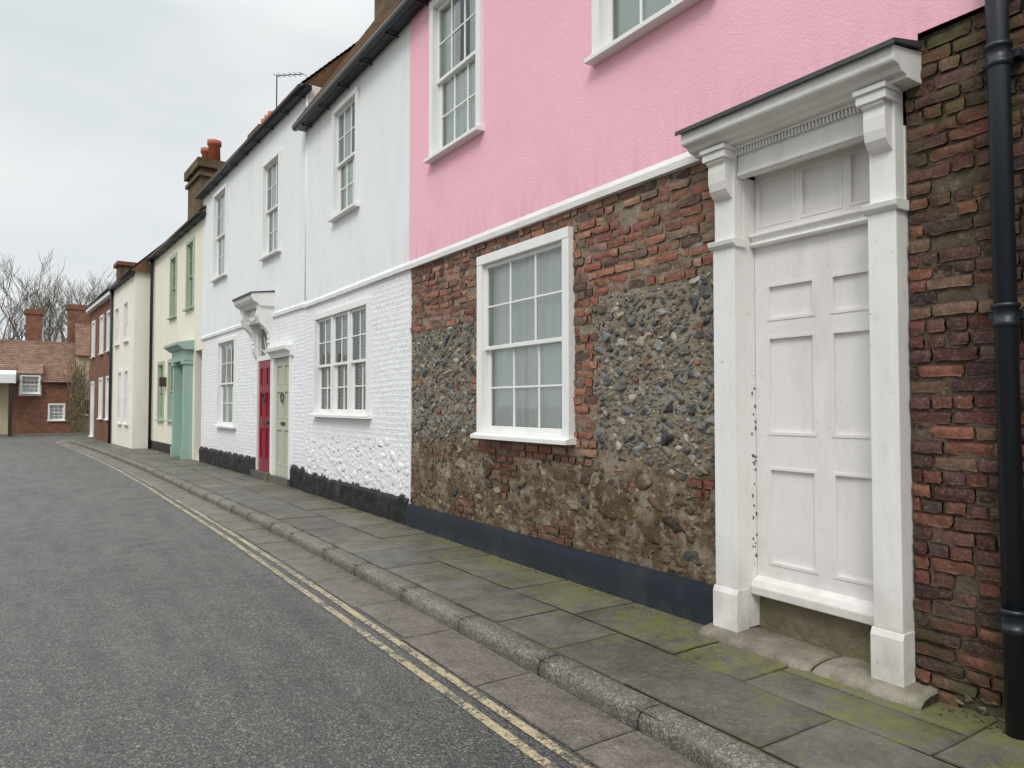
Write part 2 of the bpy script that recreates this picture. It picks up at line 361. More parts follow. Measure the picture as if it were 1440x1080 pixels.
# ------------------------------------------------------------------ window
def window(H,fr,s0,s1,z0,z1,a=.09,proud=.045,rec=.05,cols=3,rows=2,lights=1,style='net',trim='white_paint',dw=0,sill=.1,bar=.02,st=.045):
    T=H[trim+'|window_frames']; G=H['window_glass|glass']; C=H['curtain|curtains_smooth']; K=H['room_plaster|room']
    F=lambda s,d,z: fr(s,d+dw,z)
    box(T,F,s0,s0+a,-.14,proud,z0+.05,z1-a); box(T,F,s1-a,s1,-.14,proud,z0+.05,z1-a); box(T,F,s0,s1,-.14,proud+.003,z1-a,z1)
    prof(T,F,s0-.03,s1+.03,[(-.14,z0+.05),(-.14,z0-.01),(sill,z0-.01),(sill,z0+.03),(proud,z0+.05)])
    i0,i1,y0,y1=s0+a,s1-a,z0+.05,z1-a; ym=(y0+y1)/2
    lw=(i1-i0)/lights
    for k in range(lights):
        x0=i0+k*lw+(.03 if k else 0); x1=i0+(k+1)*lw-(.03 if k<lights-1 else 0)
        if k: box(T,F,x0-.06,x0,-.14,proud-.02,y0,y1)
        for (q0,q1,dd,br) in ((y0,ym+.02,-rec-.045,.07),(ym-.02,y1,-rec-.005,.045)):
            d0,d1=dd-.035,dd
            box(T,F,x0,x0+st,d0,d1,q0,q1); box(T,F,x1-st,x1,d0,d1,q0,q1)
            box(T,F,x0+st,x1-st,d0,d1-.002,q0,q0+(br if q0==y0 else .04)); box(T,F,x0+st,x1-st,d0,d1-.002,q1-.04,q1)
            g0=q0+(br if q0==y0 else .04); g1=q1-.04
            cw=(x1-x0-2*st)/cols; rh=(g1-g0)/rows
            for c in range(1,cols): box(T,F,x0+st+c*cw-bar/2,x0+st+c*cw+bar/2,d0+.008,d1-.004,g0,g1)
            for r in range(1,rows): box(T,F,x0+st,x1-st,d0+.010,d1-.006,g0+r*rh-bar/2,g0+r*rh+bar/2)
            for c in range(cols):
                for r in range(rows):
                    A,B=x0+st+c*cw,x0+st+(c+1)*cw; Cc,Dd=g0+r*rh,g0+(r+1)*rh; t=[U(-.0015,.0015) for _ in range(3)]; m=d0+.017
                    quad(G,F(A,m+t[0],Cc),F(A,m+t[0]+t[2],Dd),F(B,m+t[1]+t[2],Dd),F(B,m+t[1],Cc))
    q=-.56
    quad(K,F(i0,q,y0),F(i1,q,y0),F(i1,q,y1),F(i0,q,y1))
    for s in (i0,i1): quad(K,F(s,q,y0),F(s,-.141,y0),F(s,-.141,y1),F(s,q,y1))
    for z in (y0,y1): quad(K,F(i0,q,z),F(i0,-.141,z),F(i1,-.141,z),F(i1,q,z))
    cd=-rec-.105
    def cur(a0,a1,z_0,z_1,amp=.02,fq=60,d=0,gather=0):
        n=int(max(12,(a1-a0)*70)); vs=[];ph=U(0,9)
        for j in range(5):
            z=z_0+(z_1-z_0)*j/4
            for i in range(n+1):
                s=a0+(a1-a0)*i/n; vs.append(F(s,cd+d+amp*math.sin(s*fq+ph+1.5*nz(s*5,ph))*(1.1-.3*j/4)+.01*nz(s*9,z*2,ph),z))
        C.add(vs,[(j*(n+1)+i,j*(n+1)+i+1,(j+1)*(n+1)+i+1,(j+1)*(n+1)+i) for j in range(4) for i in range(n)])
    if style=='net':
        m=(i0+i1)/2+U(-.03,.03); cur(i0,m-.010,y0,y1,.014,52); cur(m+.010,i1,y0,y1,.014,56,d=-.005)
    elif style=='half':
        cur(i0,i1,y0,ym,.010,45)
        cur(i0,i0+(i1-i0)*.42,ym,y1,.014,60); cur(i1-(i1-i0)*.40,i1,ym,y1,.014,60)
    elif style=='shutter':
        z=y0+.03
        while z<y1-.04:
            for k in range(lights*2):
                x0=i0+k*(i1-i0)/(lights*2); x1=x0+(i1-i0)/(lights*2)
                prof(T,F,x0+.03,x1-.03,[(cd,z),(cd-.03,z+.052),(cd-.025,z+.057),(cd+.005,z+.005)])
            z+=.052
        for k in range(lights*2+1):
            x=i0+k*(i1-i0)/(lights*2); box(T,F,max(i0,x-.03),min(i1,x+.03),cd-.045,cd+.008,y0,y1)
    elif style=='blind':
        e=.2*U(0,2); quad(C,F(i0,cd,y0+e),F(i1,cd,y0+e),F(i1,cd,y1),F(i0,cd,y1))
def op(s0,s1,z0,z1): return (s0+.03,s1-.03,z0+.01,z1-.03)
def body(H,mat,fr,s0,s1,z0,z1,depth=7): box(H[mat+'|body'],fr,s0+.004,s1-.004,-depth,-.62,z0,z1)
def roof(H,mat,fr,s0,s1,ze,pitch,half=3.2,over=.22,depth=7,course=.1):
    mb=H[mat+'|roof']; t=math.tan(math.radians(pitch)); 
    n=int((half+over)/math.cos(math.radians(pitch))/ .11)
    for side in (0,1):
        for i in range(n):
            a=over-(half+over)*i/n; b_=over-(half+over)*(i+1)/n
            za=ze+(over-a)*t; zb=ze+(over-b_)*t
            if side: A,B=-2*half-a,-2*half-b_
            else: A,B=a,b_
            k=10 if not side else 1
            for q in range(k):
                x0=s0+(s1-s0)*q/k; x1=s0+(s1-s0)*(q+1)/k; e=U(0,.006)
                quad(mb,fr(x0,A,za+.025+e),fr(x1,A,za+.025+e),fr(x1,B,zb+.01),fr(x0,B,zb+.01))
                quad(mb,fr(x0,A,za+.025+e),fr(x1,A,za+.025+e),fr(x1,A,za-.01),fr(x0,A,za-.01))
    zr=ze+(half+over)*t
    g=H[mat+'|gable']
    for s in (s0+.03,s1-.03): g.add([fr(s,over-.03,ze),fr(s,-half,zr-.02),fr(s,-2*half-over,ze)],[(0,1,2)])
    prof(H[mat+'|roof'],fr,s0,s1,[(-half-.12,zr-.08),(-half+.12,zr-.08),(-half+.08,zr+.06),(-half-.08,zr+.06)])
    return zr
def gutter(H,fr,s0,s1,d,z,r=.05,mat='black_pipe'):
    mb=H[mat+'|gutter_smooth']; pts=[fr(s0,d,z),fr(s1,d,z)]
    tube(mb,pts,r,10)
    box(H[mat+'|fascia'],fr,s0,s1,0.0,d-r*.7,z-.03,z+.05)
    s=s0+.3
    while s<s1: box(H[mat+'|fascia'],fr,s,s+.03,0,d,z-.075,z-.055); s+=.9
def panel_door(H,mat,fr,s0,s1,z0,z1,d,panels,mw=.022):
    mb=H[mat+'|door']; rc=.018
    facade(mb,fr,s0,s1,z0,z1,panels,d=d,reveal=rc)
    quad(mb,fr(s0,d-rc,z0),fr(s1,d-rc,z0),fr(s1,d-rc,z1),fr(s0,d-rc,z1))
    for (a,b_,c,e) in panels:
        m=mw
        for (x0,x1,y0,y1) in ((a,b_,c,c+m),(a,b_,e-m,e),(a,a+m,c+m,e-m),(b_-m,b_,c+m,e-m)):
            box(mb,fr,x0,x1,d-rc,d+.005,y0,y1)
# ================================================================== PINK HOUSE
P=Fr(3.82,0,0)
H=House('pink_house')
wins=[(6.32,7.50,4.47,6.38),(3.22,4.50,4.44,6.38),(0.2,1.4,4.44,6.38)]
facade(H['pink_render|upper_wall'],P,-3.5,8.12,3.545,6.7,[op(*w) for w in wins],d=.03)
quad(H['pink_render|upper_wall'],P(1.9,.03,3.40),P(1.9,.03,3.545),P(8.12,.03,3.545),P(8.12,.03,3.40))
for w in wins: window(H,P,*w,a=.09,dw=.03,style='half',rec=.01)
gw=(4.84,6.40,1.27,3.15)
window(H,P,*gw,a=.095,proud=.06,rec=-.02,style='net',sill=.12,st=.045,bar=.019)
prof(H['old_white_paint|band'],P,3.0,8.12,[(-.05,3.305),(.045,3.305),(.05,3.355),(.032,3.402),(-.05,3.402)])
body(H,'pink_render',P,-3.5,8.12,0,6.7)
roof(H,'roof_tiles',P,-3.5,8.12,6.55,47)
gutter(H,P,-3.5,12.5,.2,6.5,.06)
gridp(H['navy_paint|plinth_smooth'],P,3.12,8.15,.05,.375,.05,lambda s,z:.045+.006*nz(s*1.3,z*3)+ (0 if z<.36 else -.008))
quad(H['navy_paint|plinth_top'],P(3.12,-.04,.375),P(8.15,-.04,.375),P(8.15,.038,.375),P(3.12,.038,.375))
quad(H['navy_paint|plinth_top'],P(8.15,-.04,.05),P(8.15,.045,.05),P(8.15,.045,.375),P(8.15,-.04,.375))
def inwin(s,z,m=0): return gw[0]+.02-m<s<gw[1]-.02+m and gw[2]-m<z<gw[3]-.02+m
def top_edge(s): return 2.49+.09*nz(s*1.7,0,2)+.03*nz(s*9,3)+(.03 if s<4.6 else 0)
def flint_lo(s): return 1.18+.18*nz(s*1.5,7)
def tooth(z,k): return .06*(1 if int(z/.15+k)%2 else -1)
def region(s,z):
    if z>top_edge(s): return 'b'
    if 4.55+.08*nz(z*3,1)+tooth(z,0)*.6<s<6.54+.10*nz(z*3,4)+tooth(z,1)*.6 and z>1.12: return 'b'
    if z>flint_lo(s): return 'f'
    if z<1.12 and nz(s*1.6,z*3.2,31)>.30: return 'b'
    return 'r'
def mort_d(s,z):
    r=region(s,z)
    return (-.011 if r=='b' else -.013 if r=='f' else -.012)+.008*nz(s*7,z*7)+.005*nz(s*22,z*22)+.012*nz(s*2.2,z*2.2)
gridp(H['flint_mortar|rubble_mortar_smooth'],P,3.07,8.12,.3,3.32,.02,mort_d,mask=lambda s,z: not inwin(s,z))
BR=[(.33,.125,.08),(.29,.105,.075),(.38,.165,.105),(.24,.105,.075),(.19,.095,.07),(.35,.20,.14),(.24,.16,.115),(.41,.22,.145),(.31,.115,.075),(.13,.08,.065)]
def bc(s,z):
    c=random.choice(BR); k=U(.8,1.15); m=.35*max(0,nz(s*.8,z*1.2,9)+.2)
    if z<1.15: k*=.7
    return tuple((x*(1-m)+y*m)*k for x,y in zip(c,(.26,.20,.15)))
def iv(z):
    out=[];s=3.09;cur=None
    while s<8.12:
        ok=region(s,z)=='b' and not inwin(s,z,.0)
        if ok and cur is None: cur=s
        if (not ok) and cur is not None:
            if s-cur>.06: out.append((cur,s))
            cur=None
        s+=.02
    if cur is not None: out.append((cur,8.12))
    return out
wobble=lambda s,z:.012*nz(s*2.2,z*2.2)
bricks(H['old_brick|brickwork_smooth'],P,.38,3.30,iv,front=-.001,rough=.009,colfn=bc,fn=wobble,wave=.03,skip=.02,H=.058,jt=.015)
FC=[(.16,.165,.17),(.10,.105,.11),(.05,.05,.055),(.24,.24,.23),(.36,.34,.30),(.14,.13,.11),(.19,.16,.12),(.07,.075,.085),(.28,.24,.18),(.13,.135,.145)]
def scatter(s0,s1,z0,z1,n,rmin,rmax,test,fn,cell=.1,fac=.92):
    gr={}
    for _ in range(n):
        r=rmin+(rmax-rmin)*R()**1.8; s,z=U(s0,s1),U(z0,z1)
        if not test(s,z,r): continue
        ci,cj=int(s/cell),int(z/cell); bad=False
        for i in (-2,-1,0,1,2):
            for j in (-2,-1,0,1,2):
                for (a,b_,q) in gr.get((ci+i,cj+j),()):
                    if ((a-s)*.82)**2+((b_-z)*1.15)**2<((r+q)*fac)**2: bad=True;break
                if bad:break
            if bad:break
        if bad: continue
        gr.setdefault((ci,cj),[]).append((s,z,r)); fn(s,z,r)
fm=H['flint|flints_smooth']; rm=H['rubble_stone|rubble_smooth']
def putf(s,z,r):
    c=random.choice(FC); k=U(.7,1.25)
    if R()<.07:
        onebrick(rm,P,s-r,s+r,z-r*.5,z+r*.5,mort_d(s,z)+.01,-.05,.012,tuple(x*k for x in random.choice(BR))); return
    pebble(fm,P,s,z,r*U(1.05,1.6),r*U(.75,1.1),r*U(.5,.8),mort_d(s,z)+r*U(-.12,.12),tuple(x*k for x in c),U(-.8,.8),.38,ICO3,5)
scatter(3.10,8.1,1.0,2.65,34000,.010,.056,lambda s,z,r: s-1.7*r>3.08 and s+1.5*r<8.13 and region(s,z)=='f' and region(s,z+r*.6)=='f' and not inwin(s,z,r),putf,fac=.90)
RC=[(.22,.15,.085),(.15,.10,.06),(.32,.25,.16),(.10,.075,.05),(.24,.11,.07),(.40,.33,.23),(.09,.09,.085),(.19,.135,.09),(.13,.085,.055),(.44,.37,.25)]
def putr(s,z,r):
    c=random.choice(RC); k=U(.6,1.15)
    if R()<.2:
        h=r*.5; onebrick(rm,P,s-r,s+r,z-h,z+h,mort_d(s,z)+.004,-.05,.014,tuple(x*k for x in c))
    else: pebble(rm,P,s,z,r*U(1.0,1.5),r*U(.6,1.0),r*U(.2,.4),mort_d(s,z)-.004,tuple(x*k for x in c),U(-.4,.4),.55,ICO3,4)
scatter(3.10,8.1,.36,1.4,18000,.014,.10,lambda s,z,r: s-1.8*r>3.08 and s+1.6*r<8.13 and region(s,z)=='r' and region(s+r,z)=='r' and region(s-r,z)=='r' and not inwin(s,z,.04),putr,cell=.15,fac=.88)
H.finish(bevel={'window_frames':.004})
# ================================================================== DOOR SURROUND
H=House('panelled_door_surround')
W='old_white_paint|surround'; Wm=H[W]
PO=((1.99,2.145),(3.04,3.215))
for (a,b_) in PO:
    box(Wm,P,a,b_,-.0,.10,.42,2.63)
    box(Wm,P,a+.003,b_-.003,-.14,-.001,.16,3.10)
    prof(Wm,P,a-.010,b_+.010,[(0,.15),(.118,.15),(.118,.385),(.103,.42),(0,.42)])
    prof(Wm,P,a-.018,b_+.018,[(0,2.63),(.104,2.63),(.13,2.65),(.137,2.68),(.10,2.69),(0,2.69)])
    box(Wm,P,a+.006,b_-.006,0,.088,2.69,3.29)
    prof(Wm,P,a+.018,b_-.018,[(.08,3.25),(.175,3.25),(.18,3.19),(.16,3.175),(.165,3.13),(.162,3.06),(.15,3.01),(.125,2.975),(.105,2.96),(.08,2.95)])
    box(Wm,P,a-.004,b_+.004,.07,.195,3.205,3.255); box(Wm,P,a-.012,b_+.012,.06,.21,3.256,3.285)
box(Wm,P,2.08,3.04,-.14,.0,3.12,3.29); box(Wm,P,2.145,3.04,0,.055,3.085,3.29)
prof(Wm,P,2.145,3.04,[(.055,3.09),(.068,3.092),(.068,3.112),(.055,3.12)])
s=2.15
while s<3.03: box(Wm,P,s,s+.012,.055,.085,3.225,3.265); s+=.023
box(Wm,P,2.145,3.04,.055,.092,3.266,3.288)
prof(Wm,P,1.90,3.335,[(-.02,3.286),(.14,3.286),(.145,3.30),(.19,3.308),(.215,3.335),(.262,3.342),(.27,3.355),(.27,3.425),(-.02,3.46)])
prof(H['lead|hood_flashing'],P,1.88,3.36,[(.02,3.465),(.285,3.428),(.295,3.413),(.302,3.413),(.298,3.442),(.02,3.50)])
dp=-.105
cols=[(2.15,2.50),(2.60,2.947)]
pan=[(a,b_,c,e) for (a,b_) in cols for (c,e) in ((2.147,2.385),(1.41,2.047),(.577,1.203))]
panel_door(H,'old_door_paint',P,2.08,3.04,.44,2.64,dp,pan,.018)
tw=(3.04-2.08)/3
panel_door(H,'old_door_paint',P,2.08,3.04,2.735,3.12,dp-.01,[(2.08+i*tw+.02,2.08+(i+1)*tw-.02,2.77,3.09) for i in range(3)],.016)
prof(Wm,P,2.08,3.04,[(-.14,2.64),(-.06,2.64),(-.05,2.655),(-.07,2.668),(-.07,2.69),(-.045,2.705),(-.045,2.722),(-.14,2.735)])
prof(Wm,P,2.10,3.04,[(-.14,.37),(-.06,.37),(-.035,.38),(-.03,.43),(-.05,.47),(-.1,.49),(-.14,.49)])
for k in range(26):
    z=U(.55,1.8); pebble(H['litter|nail_stains'],P,3.041,z,.004,U(.004,.014),.006,U(-.10,-.06),None)
gridp(H['step_stone|threshold_smooth'],P,2.0,3.2,.08,.40,.03,lambda s,z:-.125+.012*nz(s*6,z*6),col=(.20,.16,.10))
box(H['old_brick|jamb_back'],P,1.95,3.2,-.5,-.15,.0,3.2,(.12,.07,.05))
sm=H['step_stone|step_smooth']
for (a,b_,c) in ((1.86,2.46,(.27,.245,.19)),(2.47,3.29,(.25,.22,.17))):
    n=30;vs=[];pr=[(-.12,.15),(.0,.158),(.06,.158),(.12,.155),(.17,.146),(.198,.128),(.21,.105),(.214,.075),(.21,.05),(-.12,.05)]
    for i in range(n+1):
        s=a+(b_-a)*i/n; dip=-.014*math.exp(-((s-2.5)/.25)**2); e=.014 if i in(0,n) else .003 if i in (1,n-1) else 0
        for (d,z) in pr: vs.append(P(s,d-e+.016*nz(s*5,z*9,1)+.010*nz(s*22,d*12),z-e+(dip if z>.1 else 0)+.008*nz(s*6,d*12,4)))
    m=len(pr); sm.add(vs,[(i*m+j,i*m+j+1,(i+1)*m+j+1,(i+1)*m+j) for i in range(n) for j in range(m-1)]+[tuple(range(m)),tuple(range(n*m,n*m+m))],c)
H.finish(bevel={'surround':.004})
# ================================================================== RIGHT BRICK WALL
H=House('garden_brick_wall')
def md(s,z): return -.012+.008*nz(s*7,z*7)+.005*nz(s*25,z*25)+.014*nz(s*1.7,z*1.7)
gridp(H['wall_mortar|mortar_smooth'],P,-2.6,1.985,.05,3.54,.022,md)
WB=[(.24,.085,.065),(.18,.065,.055),(.29,.11,.08),(.16,.065,.058),(.10,.05,.05),(.23,.11,.085),(.33,.135,.085),(.13,.06,.06),(.26,.16,.105),(.08,.05,.048),(.15,.07,.075)]
def wc(s,z):
    c=random.choice(WB); k=U(.6,1.08); m=.5*max(0,nz(s*1.1,z*1.3,12)+.18)
    return tuple((x*(1-m)+y*m)*k for x,y in zip(c,(.08,.06,.055)))
bricks(H['wall_brick|brickwork_smooth'],P,.10,3.53,lambda z:[(-2.5+U(0,.1),1.985)],front=0.001,rough=.010,colfn=wc,fn=lambda s,z:.014*nz(s*1.7,z*1.7)+.008*nz(s*6,z*6),wave=.02,skip=.012,H=.061,jt=.013)
box(H['wall_mortar|core'],P,-2.6,1.97,-.3,-.06,0,3.5)
for k in range(60):
    s=U(-1.5,1.9); pebble(H['step_stone|footing_smooth'],P,s,U(.08,.18),U(.02,.05),U(.015,.03),U(.008,.016),.0,(.12,.09,.06),U(-.2,.2),.4,ICO3,3)
H.finish()
# drainpipe
H=House('drainpipe')
mb=H['black_pipe|pipe_smooth']
def pp(z): return P(1.475+.025*(z-.1)/3.5,.105,z)
tube(mb,[pp(.08),pp(7)],.047,20)
for z in (.62,2.02,3.24,5.2):
    tube(mb,[pp(z-.06),pp(z-.055),pp(z-.03),pp(z-.028),pp(z+.03),pp(z+.032),pp(z+.05),pp(z+.052)],[.047,.055,.056,.053,.053,.059,.059,.047],20)
    box(H['black_pipe|bracket'],P,1.40+.02*z/3.5,1.56+.02*z/3.5,.0,.08,z-.02,z+.015)
H.finish()
# ================================================================== WHITE HOUSE A
H=House('white_house')
uw=(9.88,10.97,4.52,6.30); lw=(9.42,11.86,1.42,3.12)
facade(H['white_render|upper_wall'],P,8.122,12.42,3.40,6.7,[op(*uw)],d=.015)
facade(H['white_brick_paint|lower_wall'],P,8.122,12.42,.05,3.40,[op(*lw)],d=-.002)
window(H,P,*uw,a=.08,dw=.015,style='half',rec=.01)
window(H,P,*lw,a=.09,style='shutter',lights=3,cols=2,rows=2,rec=.0)
prof(H['white_render|band'],P,8.125,12.42,[(-.02,3.31),(.045,3.31),(.05,3.36),(.02,3.41),(-.02,3.41)])
def ivA(z):
    if z>3.27: return []
    if lw[2]-.02<z<lw[3]: return [(8.16,lw[0]),(lw[1],12.4)]
    return [(8.16,12.4)]
bricks(H['white_brick_paint|brickwork_smooth'],P,1.05,3.28,ivA,front=.001,back=-.02,rough=.003,wave=.02,jt=.009)
def putw(s,z,r): pebble(H['white_brick_paint|rubble_smooth'],P,s,z,r*1.4,r*.8,r*.11,-.003,None,U(-.5,.5),.4,ICO,3)
scatter(8.2,12.4,.45,1.15,3000,.03,.10,lambda s,z,r:not(lw[0]-.1<s<lw[1]+.1 and z>lw[2]-.1),putw,cell=.2,fac=.85)
gridp(H['black_tar|plinth_smooth'],P,8.15,12.45,.05,.47,.03,lambda s,z:.03+.018*nz(s*5,z*6)+.008*nz(s*15,z*15)-(.035 if z>.43+.04*nz(s*4,1) else 0))
body(H,'white_render',P,8.13,12.42,0,6.7)
roof(H,'roof_tiles',P,8.125,12.55,6.56,57,half=2.6)
ch=Fr(0,0,-90)
box(H['chimney_brick|chimney'],P,9.3,10.6,-1.9,-.5,7.5,10.6)
H.finish(bevel={'window_frames':.004})
# ================================================================== WHITE HOUSE C
C=Fr(3.85,12.4,2.5)
H=House('white_terraced_house')
u1=(5.50,6.80,4.72,6.95);u2=(1.50,2.63,4.58,6.58);l1=(4.62,6.25,1.08,3.2)
facade(H['white_render|upper_wall'],C,0,8.06,3.40,7.3,[op(*u1),op(*u2)],d=.012)
rd=(2.0,2.98,.1,3.25); cd=(.86,1.86,.1,2.55)
facade(H['white_brick_paint|lower_wall'],C,0,8.06,.05,3.40,[op(*l1),rd,cd],d=-.002,reveal=.3)
window(H,C,*u1,a=.09,dw=.012,style='half',rec=.02); window(H,C,*u2,a=.08,dw=.012,style='half',rec=.02); window(H,C,*l1,a=.09,style='half',cols=3,rows=2,rec=.02)
prof(H['white_render|band'],C,0,8.06,[(-.02,3.34),(.04,3.34),(.045,3.40),(.012,3.44),(-.02,3.44)])
def ivC(z):
    if z>3.3: return []
    cuts=[]
    if z<3.25: cuts.append((rd[0],rd[1]))
    if z<2.6: cuts.append((cd[0]-.02,cd[1]+.02))
    if l1[2]<z<l1[3]: cuts.append((l1[0],l1[1]))
    cuts.sort(); out=[];a=.02
    for x,y in cuts:
        if x-a>.05: out.append((a,x))
        a=y
    out.append((a,8.04)); return out
bricks(H['white_brick_paint|brickwork_smooth'],C,.5,3.3,ivC,front=.001,back=-.02,rough=.003,wave=.02,jt=.009)
for (a,b_) in ((2.98,8.1),(0,.86)):
    gridp(H['black_tar|plinth_smooth'],C,a,b_,.05,.52,.04,lambda s,z:.03+.018*nz(s*5,z*6)+.008*nz(s*15,z*15)-(.035 if z>.48+.04*nz(s*4,1) else 0))
box(H['step_stone|step'],C,1.95,3.05,-.3,.1,.05,.26,(.10,.10,.10)); box(H['step_stone|step'],C,.8,1.92,-.3,.08,.05,.24,(.12,.12,.12))
T=H['white_paint|door_frames']
box(T,C,2.0,2.05,-.2,.02,.26,3.25); box(T,C,2.93,2.98,-.2,.02,.26,3.25); box(T,C,2.05,2.93,-.2,0,2.52,2.62)
panel_door(H,'red_door',C,2.05,2.93,.26,2.52,-.02,[(a,b_,c,e) for (a,b_) in ((2.14,2.44),(2.54,2.84)) for (c,e) in ((2.0,2.38),(1.35,1.88),(.5,1.15))])
quad(H['window_glass|glass'],C(2.05,-.06,2.62),C(2.05,-.06,3.2),C(2.93,-.06,3.2),C(2.93,-.06,2.62))
quad(H['room_plaster|room'],C(2.07,-.3,2.5),C(2.91,-.3,2.5),C(2.91,-.3,3.25),C(2.07,-.3,3.25))
for i in range(5):
    a=math.pi*(i+.5)/5; tube(H['white_paint|fanlight'],[C(2.49,-.05,2.62),C(2.49+.4*math.cos(a),-.05,2.62+.5*math.sin(a))],.01,6)
box(T,C,2.05,2.93,-.2,-.01,3.18,3.25)
hm=H['old_white_paint|hood']
prof(hm,C,1.86,3.16,[(0,3.55),(.30,3.55),(.33,3.60),(.40,3.63),(.44,3.68),(.46,3.74),(.46,3.78),(0,3.84)])
prof(H['lead|hood_top'],C,1.84,3.18,[(0,3.845),(.47,3.785),(.475,3.76),(.485,3.76),(.48,3.80),(0,3.87)])
box(hm,C,1.93,3.09,0,.2,3.27,3.55)
for a in (1.90,2.97):
    prof(hm,C,a,a+.15,[(0,2.6),(.05,2.62),(.09,2.72),(.07,2.85),(.10,3.0),(.17,3.12),(.28,3.22),(.33,3.36),(.31,3.48),(.33,3.55),(0,3.55)])
for k in range(30): pebble(hm,C,U(1.95,3.05),U(3.3,3.52),.05,.035,.04,.2,None,U(0,3),.5)
for k in range(26):
    a=random.choice((1.975,3.045)); z=U(2.7,3.5); pebble(hm,C,a,z,.05,.05,.05,.06+.2*max(0,(z-2.95)),None,0,.5)
box(T,C,.80,.88,-.2,.04,.24,2.52); box(T,C,1.82,1.90,-.2,.04,.24,2.52); 
prof(T,C,.74,1.96,[(-.2,2.52),(.06,2.52),(.07,2.6),(.16,2.64),(.17,2.70),(0,2.73),(-.2,2.73)])
panel_door(H,'sage_paint',C,.88,1.82,.24,2.52,-.02,[(a,b_,c,e) for (a,b_) in ((.96,1.30),(1.40,1.74)) for (c,e) in ((2.0,2.38),(1.35,1.88),(.45,1.15))])
for s,z in ((2.49,1.25),(1.35,1.25)): box(H['brass|letterbox'],C,s-.12,s+.12,-.02,-.005,z-.03,z+.03)
for s in (2.49,1.35): tube(H['brass|knocker'],[C(s+.07*math.cos(t*.63),.01,1.75+.09*math.sin(t*.63)) for t in range(11)],.014,6)
tube(H['brass|knob'],[C(2.15,-.02,1.25),C(2.15,.05,1.25)],[.02,.035],8)
gutter(H,C,-.1,8.2,.17,7.2)
tube(H['white_render|conduit_smooth'],[C(.02,.04,3.45),C(.02,.04,7.1)],.02,6)
body(H,'white_render',C,0,8.06,0,7.3)
roof(H,'roof_tiles',C,0,8.06,7.22,45,half=3)
box(H['chimney_brick|chimney'],C,5.9,6.9,-1.7,-.8,7.6,8.7)
for i in range(3): tube(H['terracotta|chimney_pots_smooth'],[C(6.1+.3*i,-1.2,8.7),C(6.1+.3*i,-1.2,9.15)],[.13,.11],10)
am=H['lead|aerial']; q=C(3.5,-.5,7.6)
tube(am,[q,(q[0],q[1],q[2]+1.35)],.014,6)
tube(am,[(q[0],q[1],q[2]+1.33),(q[0]+.25,q[1]-1.1,q[2]+1.0)],.010,6)
for k in range(6): 
    t=k/5; x,y,z=q[0]+.25*t,q[1]-1.1*t,q[2]+1.33-.33*t; tube(am,[(x-.1,y-.04,z),(x+.1,y+.04,z)],.006,5)
H.finish(bevel={'window_frames':.004})
# ================================================================== CREAM HOUSE D
D=Fr(3.51,20.1,3)
H=House('cream_house')
ws=[(3.6,4.6,4.3,6.3),(1.3,2.3,4.33,6.35),(5.35,6.4,1.1,3.05),(3.7,4.7,1.1,3.05)]
dr=(1.5,2.75,.1,3.0); al=(.05,1.1,.1,3.1)
facade(H['cream_render|walls'],D,0,7.5,.05,6.85,[op(*w) for w in ws]+[dr,al],reveal=.3)
for w in ws: window(H,D,*w,a=.12,proud=.03,rec=.03,style='blind',trim='sage_frame',cols=2)
body(H,'cream_render',D,0,7.5,0,6.85)
box(H['black_tar|plinth'],D,2.9,7.3,0,.04,.05,.39)
gm=H['green_paint|door_surround']
for a in (1.35,2.72): 
    box(gm,D,a,a+.2,-.1,.22,.1,2.85); box(gm,D,a-.03,a+.23,-.1,.25,.1,.4); box(gm,D,a-.04,a+.24,-.1,.27,2.75,2.85)
box(gm,D,1.3,2.97,-.1,.24,2.85,3.15)
prof(gm,D,1.2,3.07,[(0,3.15),(.28,3.15),(.36,3.22),(.45,3.27),(.45,3.34),(0,3.42)])
panel_door(H,'green_paint',D,1.55,2.72,.2,2.85,-.1,[(a,b_,c,e) for (a,b_) in ((1.65,2.05),(2.2,2.6)) for (c,e) in ((1.5,2.6),(.4,1.3))])
quad(H['dark_wood|gate'],D(.05,-.25,.1),D(1.1,-.25,.1),D(1.1,-.25,3.1),D(.05,-.25,3.1))
tube(H['black_pipe|downpipe_smooth'],[D(7.35,.08,.1),D(7.35,.08,6.4),D(7.35,.18,6.6)],.05,8)
gutter(H,D,0,7.6,.17,6.68)
roof(H,'roof_tiles',D,0,7.5,6.7,45,half=3)
box(H['chimney_brick|chimney'],D,1.4,3.0,-1.05,-.15,6.5,8.35)
box(H['chimney_brick|chimney'],D,1.33,3.07,-1.12,-.08,8.1,8.2); box(H['chimney_brick|chimney'],D,1.3,3.1,-1.15,-.05,8.35,8.6)
for i in range(2): tube(H['terracotta|chimney_pots_smooth'],[D(1.8+.8*i,-.6,8.6),D(1.8+.8*i,-.6,9.15),D(1.8+.8*i,-.6,9.17),D(1.8+.8*i,-.6,9.3)],[.18,.16,.20,.20],12)
box(H['brass|lamp'],D,5.0,5.15,0,.2,2.2,2.5)
H.finish(bevel={})
